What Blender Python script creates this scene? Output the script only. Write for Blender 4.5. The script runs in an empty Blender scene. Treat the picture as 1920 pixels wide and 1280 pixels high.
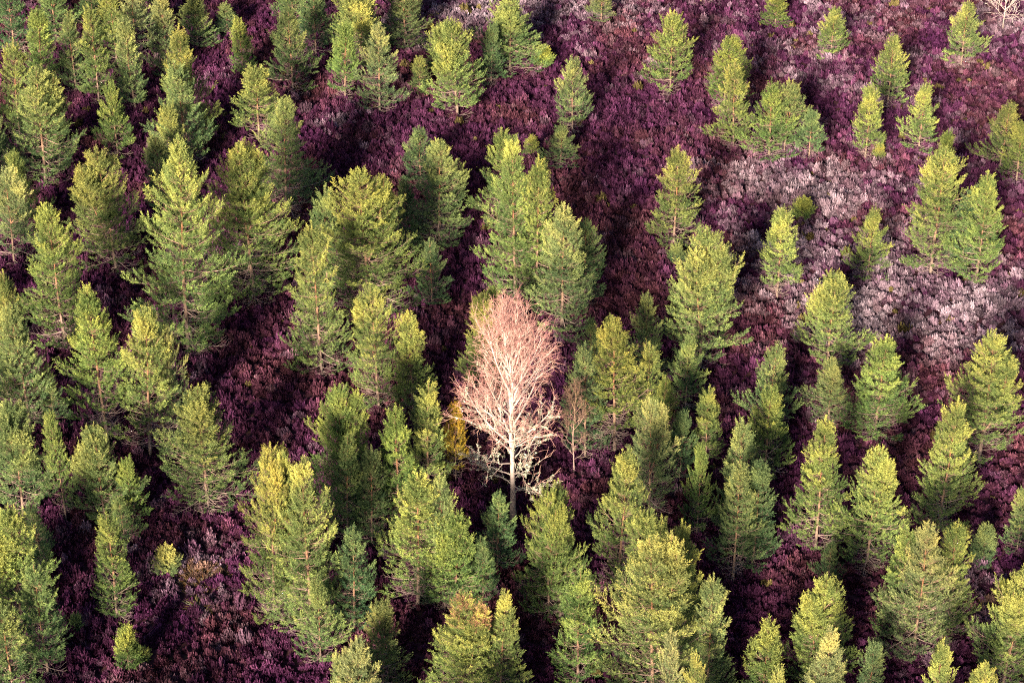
import bpy, math
import numpy as np

scene = bpy.context.scene
# ------------------------------------------------------------------ camera, sky, sun, exposure
PITCH, DIST, FPX = math.radians(33.0), 115.0, 4243.0        # drone camera: tilt, metres to the middle of the picture, focal length in photo pixels
CAM = np.array([0.0, -DIST * math.cos(PITCH), DIST * math.sin(PITCH)])
SUN_ELEV, SUN_AZ = math.radians(22.0), math.radians(17.0)    # low hazy sun behind the camera, a little to its left
EXPOSURE = 2.0
cd = bpy.data.cameras.new('camera')
cam = bpy.data.objects.new('camera', cd)
scene.collection.objects.link(cam)
cam.location = CAM
cam.rotation_euler = (math.pi / 2 - PITCH, 0, 0)
cd.sensor_width = 36.0
cd.lens = 36.0 * FPX / 1920.0
cd.clip_start, cd.clip_end = 1.0, 3000.0
scene.camera = cam

world = bpy.data.worlds.new('World')
scene.world = world
world.use_nodes = True
wn = world.node_tree
bg = wn.nodes['Background']
sky = wn.nodes.new('ShaderNodeTexSky')
sky.sky_type = 'NISHITA'
sky.sun_disc = False
sky.sun_elevation = SUN_ELEV
# direction TOWARDS the sun: behind the camera (-y) and left (-x)
sdir = np.array([-math.sin(SUN_AZ) * math.cos(SUN_ELEV), -math.cos(SUN_AZ) * math.cos(SUN_ELEV), math.sin(SUN_ELEV)])
sky.sun_rotation = math.atan2(sdir[0], sdir[1])
wn.links.new(sky.outputs['Color'], bg.inputs['Color'])
bg.inputs['Strength'].default_value = 0.05

ld = bpy.data.lights.new('sun', 'SUN')
ld.energy, ld.angle, ld.color = 5.0, math.radians(8.0), (1.0, 0.86, 0.64)
sun = bpy.data.objects.new('sun', ld)
scene.collection.objects.link(sun)
from mathutils import Vector
sun.rotation_euler = Vector(-sdir).to_track_quat('-Z', 'Y').to_euler()
sun.location = (-40, -60, 60)

vs = scene.view_settings
vs.view_transform, vs.look, vs.gamma, vs.exposure = 'Standard', 'None', 1.0, EXPOSURE
scene.cycles.filter_width = 1.1
scene.cycles.use_denoising = False
scene.cycles.max_bounces = 5
scene.cycles.diffuse_bounces = 3
scene.cycles.transmission_bounces = 3

# ------------------------------------------------------------------ helpers
def ray(px, py):
    return np.array([0, math.cos(PITCH), -math.sin(PITCH)]) + (px - 960) / FPX * np.array([1.0, 0, 0]) \
        - (py - 640) / FPX * np.array([0, math.sin(PITCH), math.cos(PITCH)])

def ground_at(px, py):
    d = ray(px, py)
    p = CAM + d * (-CAM[2] / d[2])
    return p[0], p[1]

def stand(tx, ty, by):
    """upright thing whose tip is seen at (tx,ty) and whose foot is seen in row by -> foot x, y, height, photo pixels per metre"""
    d = ray(tx, ty)
    y0 = ground_at(960, by)[1]
    s = (y0 - CAM[1]) / d[1]
    p = CAM + d * s
    return p[0], p[1], p[2], FPX / s

_perm = np.random.default_rng(5).random((256, 256))
def vnoise(x, y, sc, o=0):
    x = np.asarray(x) / sc + 37.1 + o * 17.3
    y = np.asarray(y) / sc + 91.7 + o * 5.9
    xi, yi = np.floor(x).astype(int), np.floor(y).astype(int)
    fx, fy = x - xi, y - yi
    fx, fy = fx * fx * (3 - 2 * fx), fy * fy * (3 - 2 * fy)
    g = lambda a, b: _perm[a % 256, b % 256]
    return (g(xi, yi) * (1 - fx) + g(xi + 1, yi) * fx) * (1 - fy) + (g(xi, yi + 1) * (1 - fx) + g(xi + 1, yi + 1) * fx) * fy

def gz(x, y):
    return 0.5 * (vnoise(x, y, 9.0, 1) - 0.5) + 0.28 * (vnoise(x, y, 2.6, 2) - 0.5)

def mesh_np(name, verts, tris=None, quads=None, mats=(), attrs=None, smooth=False):
    me = bpy.data.meshes.new(name)
    verts = np.asarray(verts, dtype=np.float32)
    nt = 0 if tris is None else len(tris)
    nq = 0 if quads is None else len(quads)
    me.vertices.add(len(verts))
    me.vertices.foreach_set('co', verts.ravel())
    loops = []
    if nt: loops.append(np.asarray(tris).ravel())
    if nq: loops.append(np.asarray(quads).ravel())
    if loops:
        loops = np.concatenate(loops).astype(np.int32)
        me.loops.add(len(loops))
        me.loops.foreach_set('vertex_index', loops)
        me.polygons.add(nt + nq)
        ls = np.concatenate([np.arange(nt) * 3, nt * 3 + np.arange(nq) * 4]).astype(np.int32)
        me.polygons.foreach_set('loop_start', ls)
        if smooth:
            me.polygons.foreach_set('use_smooth', np.ones(nt + nq, dtype=bool))
    for k, v in (attrs or {}).items():
        v = np.asarray(v, dtype=np.float32)
        if v.ndim == 1:
            a = me.attributes.new(k, 'FLOAT', 'POINT'); a.data.foreach_set('value', v)
        elif v.shape[1] == 3:
            a = me.attributes.new(k, 'FLOAT_VECTOR', 'POINT'); a.data.foreach_set('vector', v.ravel())
        else:
            a = me.attributes.new(k, 'FLOAT_COLOR', 'POINT'); a.data.foreach_set('color', v.ravel())
    for m in mats: me.materials.append(m)
    me.update(calc_edges=True)
    return me

def obj(name, me, parent=None, **props):
    o = bpy.data.objects.new(name, me)
    scene.collection.objects.link(o)
    if parent is not None: o.parent = parent
    for k, v in props.items(): o[k] = v
    return o

def norm(v):
    return v / np.maximum(np.linalg.norm(v, axis=-1, keepdims=True), 1e-9)

def tube_arrays(P, Rr, sides):
    """P (N,K,3), Rr (N,K) -> verts, quads"""
    N, K, _ = P.shape
    T = np.empty_like(P)
    T[:, 1:-1] = P[:, 2:] - P[:, :-2]; T[:, 0] = P[:, 1] - P[:, 0]; T[:, -1] = P[:, -1] - P[:, -2]
    T = norm(T)
    ref = np.where(np.abs(T[:, :1, 2:3]) > 0.9, np.array([1.0, 0, 0]), np.array([0, 0, 1.0]))
    A = norm(np.cross(T, np.broadcast_to(ref, T.shape)))
    B = np.cross(T, A)
    ang = np.arange(sides) * 2 * math.pi / sides
    V = P[:, :, None, :] + Rr[:, :, None, None] * (A[:, :, None, :] * np.cos(ang)[None, None, :, None] + B[:, :, None, :] * np.sin(ang)[None, None, :, None])
    idx = np.arange(N * K * sides).reshape(N, K, sides)
    a, b = idx[:, :-1], idx[:, 1:]
    q = np.stack([a, np.roll(a, -1, 2), np.roll(b, -1, 2), b], -1).reshape(-1, 4)
    return V.reshape(-1, 3), q

class Tubes:
    def __init__(self): self.groups = {}
    def add(self, P, R, sides=3, val=0.0):
        self.groups.setdefault((len(P), sides), []).append((P, R, val))
    def arrays(self):
        vs_, qs, at, off = [], [], [], 0
        for (K, s), L in self.groups.items():
            V, q = tube_arrays(np.array([l[0] for l in L], float), np.array([l[1] for l in L], float), s)
            vs_.append(V); qs.append(q + off); off += len(V)
            at.append(np.repeat(np.array([l[2] for l in L], float), K * s))
        return np.concatenate(vs_), np.concatenate(qs), np.concatenate(at)

# ------------------------------------------------------------------ materials
def mat(name):
    m = bpy.data.materials.new(name)
    m.use_nodes = True
    nt = m.node_tree
    for n in list(nt.nodes): nt.nodes.remove(n)
    out = nt.nodes.new('ShaderNodeOutputMaterial')
    return m, nt, out

def node(nt, kind, **kw):
    n = nt.nodes.new(kind)
    for k, v in kw.items(): setattr(n, k, v)
    return n

def ramp(nt, stops):
    r = node(nt, 'ShaderNodeValToRGB')
    el = r.color_ramp.elements
    while len(el) < len(stops): el.new(0.5)
    for e, (p, c) in zip(el, stops): e.position, e.color = p, (*c, 1)
    return r

def leafy(name, stops, use_obj=True, trans=0.3, instancer=None, hue_light=None):
    """diffuse + translucent foliage, colour from a per-shoot random value times the tree's own tint"""
    m, nt, out = mat(name)
    at = node(nt, 'ShaderNodeAttribute', attribute_name='var')
    r = ramp(nt, stops)
    nt.links.new(at.outputs['Fac'], r.inputs['Fac'])
    col = r.outputs['Color']
    if use_obj or instancer:
        mx = node(nt, 'ShaderNodeMix', data_type='RGBA', blend_type='MULTIPLY')
        mx.inputs[0].default_value = 1.0
        if instancer:
            src = node(nt, 'ShaderNodeAttribute', attribute_name=instancer, attribute_type='INSTANCER').outputs['Color']
        else:
            src = node(nt, 'ShaderNodeObjectInfo').outputs['Color']
        nt.links.new(col, mx.inputs[6]); nt.links.new(src, mx.inputs[7])
        col = mx.outputs[2]
    if hue_light:  # crown-height ramp: needle yellowing plus painted sun and shade
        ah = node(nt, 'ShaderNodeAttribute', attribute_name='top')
        rh = ramp(nt, hue_light)
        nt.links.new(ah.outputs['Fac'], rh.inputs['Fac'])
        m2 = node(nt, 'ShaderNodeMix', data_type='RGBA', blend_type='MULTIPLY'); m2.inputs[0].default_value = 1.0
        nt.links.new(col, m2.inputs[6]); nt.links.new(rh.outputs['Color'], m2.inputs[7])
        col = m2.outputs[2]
    d = node(nt, 'ShaderNodeBsdfDiffuse')
    nt.links.new(col, d.inputs['Color'])
    if trans:
        t = node(nt, 'ShaderNodeBsdfTranslucent')
        nt.links.new(col, t.inputs['Color'])
        ms = node(nt, 'ShaderNodeMixShader')
        ms.inputs[0].default_value = trans
        nt.links.new(d.outputs[0], ms.inputs[1]); nt.links.new(t.outputs[0], ms.inputs[2])
        nt.links.new(ms.outputs[0], out.inputs['Surface'])
    else:
        nt.links.new(d.outputs[0], out.inputs['Surface'])
    return m

def barky(name, lo, hi, scale=9.0, attr=None, stops=None, bump=0.4):
    m, nt, out = mat(name)
    tc = node(nt, 'ShaderNodeTexCoord')
    nz = node(nt, 'ShaderNodeTexNoise')
    nz.inputs['Scale'].default_value = scale
    nz.inputs['Detail'].default_value = 4
    nt.links.new(tc.outputs['Object'], nz.inputs['Vector'])
    r = ramp(nt, [(0.35, lo), (0.65, hi)])
    nt.links.new(nz.outputs['Fac'], r.inputs['Fac'])
    col = r.outputs['Color']
    if attr:
        at = node(nt, 'ShaderNodeAttribute', attribute_name=attr)
        r2 = ramp(nt, stops)
        nt.links.new(at.outputs['Fac'], r2.inputs['Fac'])
        mx = node(nt, 'ShaderNodeMix', data_type='RGBA', blend_type='MULTIPLY')
        mx.inputs[0].default_value = 1.0
        nt.links.new(col, mx.inputs[6]); nt.links.new(r2.outputs['Color'], mx.inputs[7])
        col = mx.outputs[2]
    b = node(nt, 'ShaderNodeBsdfPrincipled')
    b.inputs['Roughness'].default_value = 0.85
    b.inputs['Specular IOR Level'].default_value = 0.15
    nt.links.new(col, b.inputs['Base Color'])
    bp = node(nt, 'ShaderNodeBump')
    bp.inputs['Strength'].default_value = bump
    nt.links.new(nz.outputs['Fac'], bp.inputs['Height'])
    nt.links.new(bp.outputs['Normal'], b.inputs['Normal'])
    nt.links.new(b.outputs[0], out.inputs['Surface'])
    return m

M_NEEDLE = leafy('pine_needles', [(0.0, (0.36, 0.46, 0.50)), (0.5, (0.90, 0.92, 0.94)), (1.0, (1.95, 1.75, 1.45))], trans=0.18, hue_light=[(0.0, (0.50, 0.73, 0.82)), (0.45, (0.70, 0.86, 0.88)), (0.75, (1.16, 1.10, 0.97)), (1.0, (1.55, 1.34, 1.04))])  # needles yellower towards the top, with sunlit tops and shaded skirts painted in
M_DEADNEEDLE = leafy('dead_needles', [(0.0, (0.22, 0.10, 0.06)), (1.0, (0.42, 0.22, 0.13))], use_obj=False, trans=0.2)
M_TRUNK = barky('pine_bark', (0.62, 0.58, 0.55), (1.1, 1.05, 1.0), 9, 'h', [(0.0, (0.20, 0.16, 0.15)), (0.35, (0.25, 0.16, 0.12)), (0.6, (0.22, 0.105, 0.06)), (1.0, (0.20, 0.12, 0.07))])
M_BRANCH = barky('pine_branch', (0.75, 0.72, 0.72), (1.15, 1.1, 1.05), 6, 'h', [(0.0, (0.31, 0.24, 0.235)), (0.5, (0.29, 0.19, 0.16)), (1.0, (0.33, 0.21, 0.12))])
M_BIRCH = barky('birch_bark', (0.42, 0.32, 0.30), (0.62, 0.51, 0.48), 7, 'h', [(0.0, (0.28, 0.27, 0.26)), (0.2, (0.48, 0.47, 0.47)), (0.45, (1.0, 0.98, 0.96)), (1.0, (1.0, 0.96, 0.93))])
M_TWIG = leafy('birch_twigs', [(0.0, (0.31, 0.13, 0.125)), (0.6, (0.44, 0.22, 0.21)), (1.0, (0.50, 0.32, 0.26))], use_obj=True, trans=0.0)
M_LICHEN = leafy('lichen', [(0.0, (0.24, 0.25, 0.19)), (1.0, (0.46, 0.45, 0.34))], use_obj=False, trans=0.0)
M_HEATHER = leafy('heather_sprigs', [(0.0, (0.22, 0.18, 0.22)), (0.5, (0.90, 0.88, 0.90)), (1.0, (1.8, 1.78, 1.76))], use_obj=False, trans=0.12, instancer='col')
M_GRASS = leafy('dry_grass', [(0.0, (0.40, 0.17, 0.05)), (0.5, (0.52, 0.30, 0.12)), (1.0, (0.60, 0.46, 0.30))], use_obj=True, trans=0.2)

def ground_material():
    m, nt, out = mat('peat_and_moss')
    tc = node(nt, 'ShaderNodeTexCoord')
    n1 = node(nt, 'ShaderNodeTexNoise'); n1.inputs['Scale'].default_value = 2.2; n1.inputs['Detail'].default_value = 8
    nt.links.new(tc.outputs['Object'], n1.inputs['Vector'])
    r = ramp(nt, [(0.3, (0.022, 0.010, 0.014)), (0.55, (0.045, 0.017, 0.026)), (0.75, (0.065, 0.045, 0.022))])
    nt.links.new(n1.outputs['Fac'], r.inputs['Fac'])
    b = node(nt, 'ShaderNodeBsdfPrincipled')
    b.inputs['Roughness'].default_value = 0.95
    b.inputs['Specular IOR Level'].default_value = 0.05
    nt.links.new(r.outputs['Color'], b.inputs['Base Color'])
    bp = node(nt, 'ShaderNodeBump'); bp.inputs['Strength'].default_value = 0.8
    nt.links.new(n1.outputs['Fac'], bp.inputs['Height']); nt.links.new(bp.outputs['Normal'], b.inputs['Normal'])
    nt.links.new(b.outputs[0], out.inputs['Surface'])
    return m
M_GROUND = ground_material()

# ------------------------------------------------------------------ ground sheet (fine in view, coarse to the horizon)
def axis(lo, hi, step, far):
    a = np.arange(lo, hi + step, step)
    out_ = [lo - 5 * 1.6 ** k for k in range(1, 13)]
    return np.concatenate([np.array(out_)[::-1], a, hi + 5 * 1.6 ** np.arange(1, 13)])
gx, gy = axis(-50, 50, 0.8, 900), axis(-45, 60, 0.8, 900)
X, Y = np.meshgrid(gx, gy)
inside = (np.abs(X) < 60) & (np.abs(Y) < 70)
Z = np.where(inside, gz(X, Y), 0.0)
nx, ny = len(gx), len(gy)
ii = np.arange(nx * ny).reshape(ny, nx)
q = np.stack([ii[:-1, :-1], ii[:-1, 1:], ii[1:, 1:], ii[1:, :-1]], -1).reshape(-1, 4)
obj('ground', mesh_np('ground', np.stack([X, Y, Z], -1).reshape(-1, 3), quads=q, mats=[M_GROUND], smooth=True),
    kind='structure', label='dark peaty moorland ground under the heather and pines', category='ground')

# ------------------------------------------------------------------ heather: uncountable ground cover
rng = np.random.default_rng(11)
hc = bpy.data.collections.new('heather_kinds')
def clump(seed, n, rad, hgt):
    """a cushion of upright sprigs made of smaller lumps"""
    r = np.random.default_rng(seed)
    nl = int(r.integers(3, 6))
    la, lu = r.random(nl) * 6.283, np.sqrt(r.random(nl)) * rad * .62
    lc = np.stack([np.cos(la) * lu, np.sin(la) * lu], -1); lr = rad * r.uniform(.38, .62, nl); lh = hgt * r.uniform(.7, 1.1, nl)
    wl = r.integers(0, nl, n)
    az, u = r.random(n) * 6.283, np.sqrt(r.random(n))
    off2 = np.stack([np.cos(az), np.sin(az)], -1) * (u * lr[wl])[:, None]
    top = lh[wl] * np.sqrt(np.maximum(1.02 - .8 * u * u, 0)) * r.uniform(.68, 1.2, n)
    base = np.column_stack([lc[wl] + off2 * .55, top * .15])
    tip = np.column_stack([lc[wl] + off2 * 1.05 + r.normal(0, .02, (n, 2)), top])
    D = norm(tip - base)
    V, T, A = [], [], []
    off = 0
    lv = np.clip(r.normal(.48, .22, nl), 0, 1)
    for j, (fr, wd) in enumerate([(1.0, 0.026), (0.90, 0.032), (0.74, 0.034)]):
        S = norm(np.cross(D, r.normal(size=(n, 3))))
        O = norm(np.cross(D, S))
        k = r.normal(size=(n, 1)) * 0.035
        tp = base + (tip - base) * fr + S * k
        lo = base + (tip - base) * (fr - 0.40) + S * k * 0.2
        V.append(np.stack([lo - O * wd, lo + O * wd * 0.7, tp + O * wd * 0.6, tp - O * wd * 0.4 + D * 0.02], 1).reshape(-1, 3))
        T.append(np.arange(n * 4).reshape(n, 4) + off); off += n * 4
        A.append(np.repeat(np.clip(lv[wl] + r.normal(0, .2, n), 0, 1), 4))
    return mesh_np('heather_clump', np.concatenate(V), quads=np.concatenate(T), mats=[M_HEATHER], attrs={'var': np.concatenate(A)})
for k in range(18):
    o = bpy.data.objects.new('heather_clump_%02d' % k, clump(100 + k, 90 + 4 * k, 0.23 + 0.008 * k, 0.28 + 0.06 * (k % 5)))
    hc.objects.link(o)

STEP = 0.30
gxs, gys = np.arange(-46, 46, STEP), np.arange(-43, 52, STEP)
HX, HY = np.meshgrid(gxs, gys)
HX = (HX + rng.uniform(-0.2, 0.2, HX.shape)).ravel(); HY = (HY + rng.uniform(-0.2, 0.2, HY.shape)).ravel()
half = (HY - CAM[1]) * 0.5 * 0.45 / math.cos(PITCH) * 1.02 + 7      # the wedge of moor in and round the view
keep = np.abs(HX) < half
HX, HY = HX[keep], HY[keep]
nH = len(HX)
def patch(px, py, rx, ry, amp):
    x, y = ground_at(px, py)
    sc = FPX / (math.hypot(y - CAM[1], CAM[2]))
    ryw = abs(ground_at(px, py - ry)[1] - ground_at(px, py + ry)[1]) / 2
    return amp * np.exp(-(((HX - x) / (rx / sc)) ** 2 + ((HY - y) / ryw) ** 2))
pale = np.zeros(nH)
for a in [(1480, 345, 190, 40, .8), (1540, 440, 210, 70, .50), (1690, 560, 260, 85, .62), (1800, 640, 160, 50, .5), (1590, 620, 120, 60, .35), (860, 30, 140, 45, .75),
          (1110, 20, 140, 45, .5), (625, 255, 90, 40, .35), (380, 1085, 110, 55, .5), (1850, 1120, 70, 70, .55), (610, 120, 60, 40, .3), (1620, 120, 330, 130, .34),
          (1450, 500, 120, 90, .3), (790, 100, 40, 30, .4), (600, 640, 60, 50, .22), (250, 1180, 160, 80, .15), (1700, 330, 120, 50, .15), (1870, 50, 60, 50, .4)]:
    pale += patch(*a)
nA, nB, nC = vnoise(HX, HY, 6.0, 3), vnoise(HX, HY, 1.7, 4), vnoise(HX, HY, 0.75, 5)
rr = rng.random(nH)
palew = np.clip(pale * (0.75 + 0.45 * nB) + 0.5 * (nC - 0.66) + 0.35 * (nB - 0.55) + 0.5 * (rr - 0.72), 0, 1)
redw = np.clip((vnoise(HX, HY, 3.1, 6) - 0.42) * 2.2 + (rng.random(nH) - 0.5) * 0.8, 0, 1)
C0 = np.array([0.060, 0.019, 0.049]); C1 = np.array([0.080, 0.030, 0.043]); C2 = np.array([0.232, 0.184, 0.225]); C3 = np.array([0.040, 0.010, 0.041])
col = C0 * (1 - redw[:, None]) + C1 * redw[:, None]
dk = np.clip((0.46 - .6 * nB - .4 * nC) * 3.2, 0, 1)[:, None]
col = col * (1 - dk * 0.7) + C3 * dk * 0.7
col = col * (1 - palew[:, None]) + C2 * palew[:, None]
spec = rng.random(nH)
mossw = (spec < 0.010 + 0.03 * np.clip(pale, 0, 1)) & (nA > 0.45)
col[mossw] = np.array([0.100, 0.080, 0.034])
oran = patch(378, 1070, 55, 22, 1.0) + patch(1835, 1140, 45, 25, .8)
col[oran * (0.6 + rng.random(nH) * 0.8) > 0.55] = np.array([0.14, 0.085, 0.070])
col *= 1.14 * rng.lognormal(0, 0.27, nH)[:, None]
col = np.minimum(col, col * (.25 / np.maximum(col.max(1, keepdims=True), .25)))
scl = np.clip(rng.lognormal(-.20, .28, nH), .40, 1.4) * (0.8 + 0.45 * nB)
rot = np.stack([rng.normal(0, .12, nH), rng.normal(0, .12, nH), rng.random(nH) * 6.283], -1)
hm = mesh_np('heather', np.stack([HX, HY, gz(HX, HY) - 0.02], -1), mats=[M_HEATHER], attrs={'col': np.concatenate([col, np.ones((nH, 1))], 1), 'rot': rot, 'scl': scl})
heather = obj('heather', hm, kind='stuff', label='purple brown heather covering the moor between the trees', category='heather')
gn = bpy.data.node_groups.new('heather_scatter', 'GeometryNodeTree')
gn.interface.new_socket('Geometry', in_out='INPUT', socket_type='NodeSocketGeometry')
gn.interface.new_socket('Geometry', in_out='OUTPUT', socket_type='NodeSocketGeometry')
gi, go = gn.nodes.new('NodeGroupInput'), gn.nodes.new('NodeGroupOutput')
ip = gn.nodes.new('GeometryNodeInstanceOnPoints')
ci = gn.nodes.new('GeometryNodeCollectionInfo')
ci.inputs['Collection'].default_value = hc
ci.inputs['Separate Children'].default_value = True
ci.inputs['Reset Children'].default_value = True
def named(nm, t):
    n = gn.nodes.new('GeometryNodeInputNamedAttribute'); n.data_type = t; n.inputs['Name'].default_value = nm
    return n.outputs['Attribute']
gn.links.new(gi.outputs[0], ip.inputs['Points'])
gn.links.new(ci.outputs[0], ip.inputs['Instance'])
ip.inputs['Pick Instance'].default_value = True
gn.links.new(named('rot', 'FLOAT_VECTOR'), ip.inputs['Rotation'])
gn.links.new(named('scl', 'FLOAT'), ip.inputs['Scale'])
gn.links.new(ip.outputs[0], go.inputs[0])
md = heather.modifiers.new('scatter', 'NODES'); md.node_group = gn

# ------------------------------------------------------------------ pines
def needle_mesh(name, P, D, L, var, r, top, per=9, mat_=None, wid=0.032, nlen=0.10):
    """brush-like shoots: `per` needle bundles each, pointing forward and out round the shoot axis"""
    n = len(P)
    A = norm(np.cross(D, r.normal(size=(n, 3)))); B = np.cross(D, A)
    V = np.empty((n, per, 3, 3)); W = np.empty((n, per))
    for j in range(per):
        s = (j + 0.3 + 0.5 * r.random(n)) / per
        ph = j * 2.4 + r.random(n) * 1.2
        side = A * np.cos(ph)[:, None] + B * np.sin(ph)[:, None]
        op = np.radians(62 - 34 * s + r.normal(0, 8, n))
        nd = D * np.cos(op)[:, None] + side * np.sin(op)[:, None]
        w = norm(np.cross(nd, r.normal(size=(n, 3))))
        b = P + D * (L * s)[:, None] * 0.9
        ln = (nlen * (0.8 + 0.5 * r.random(n)))[:, None]
        W[:, j] = np.clip(var + (s - .5) * .45, 0, 1)
        V[:, j, 0] = b - w * wid * 0.5; V[:, j, 1] = b + w * wid * 0.5 + nd * ln * 0.35; V[:, j, 2] = b + nd * ln
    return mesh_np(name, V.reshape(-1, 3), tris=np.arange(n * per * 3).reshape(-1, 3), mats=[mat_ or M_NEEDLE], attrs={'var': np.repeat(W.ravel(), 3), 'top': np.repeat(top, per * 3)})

def curve_pts(p0, az, e0, e1, L, K, r, wig=0.06):
    e = np.linspace(e0, e1, K)
    a = az + np.cumsum(r.normal(0, wig, K))
    st = np.stack([np.cos(e) * np.cos(a), np.cos(e) * np.sin(a), np.sin(e)], -1) * (L / (K - 1))
    P = np.vstack([[p0], p0 + np.cumsum(st[:-1], 0)])
    return P

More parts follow.
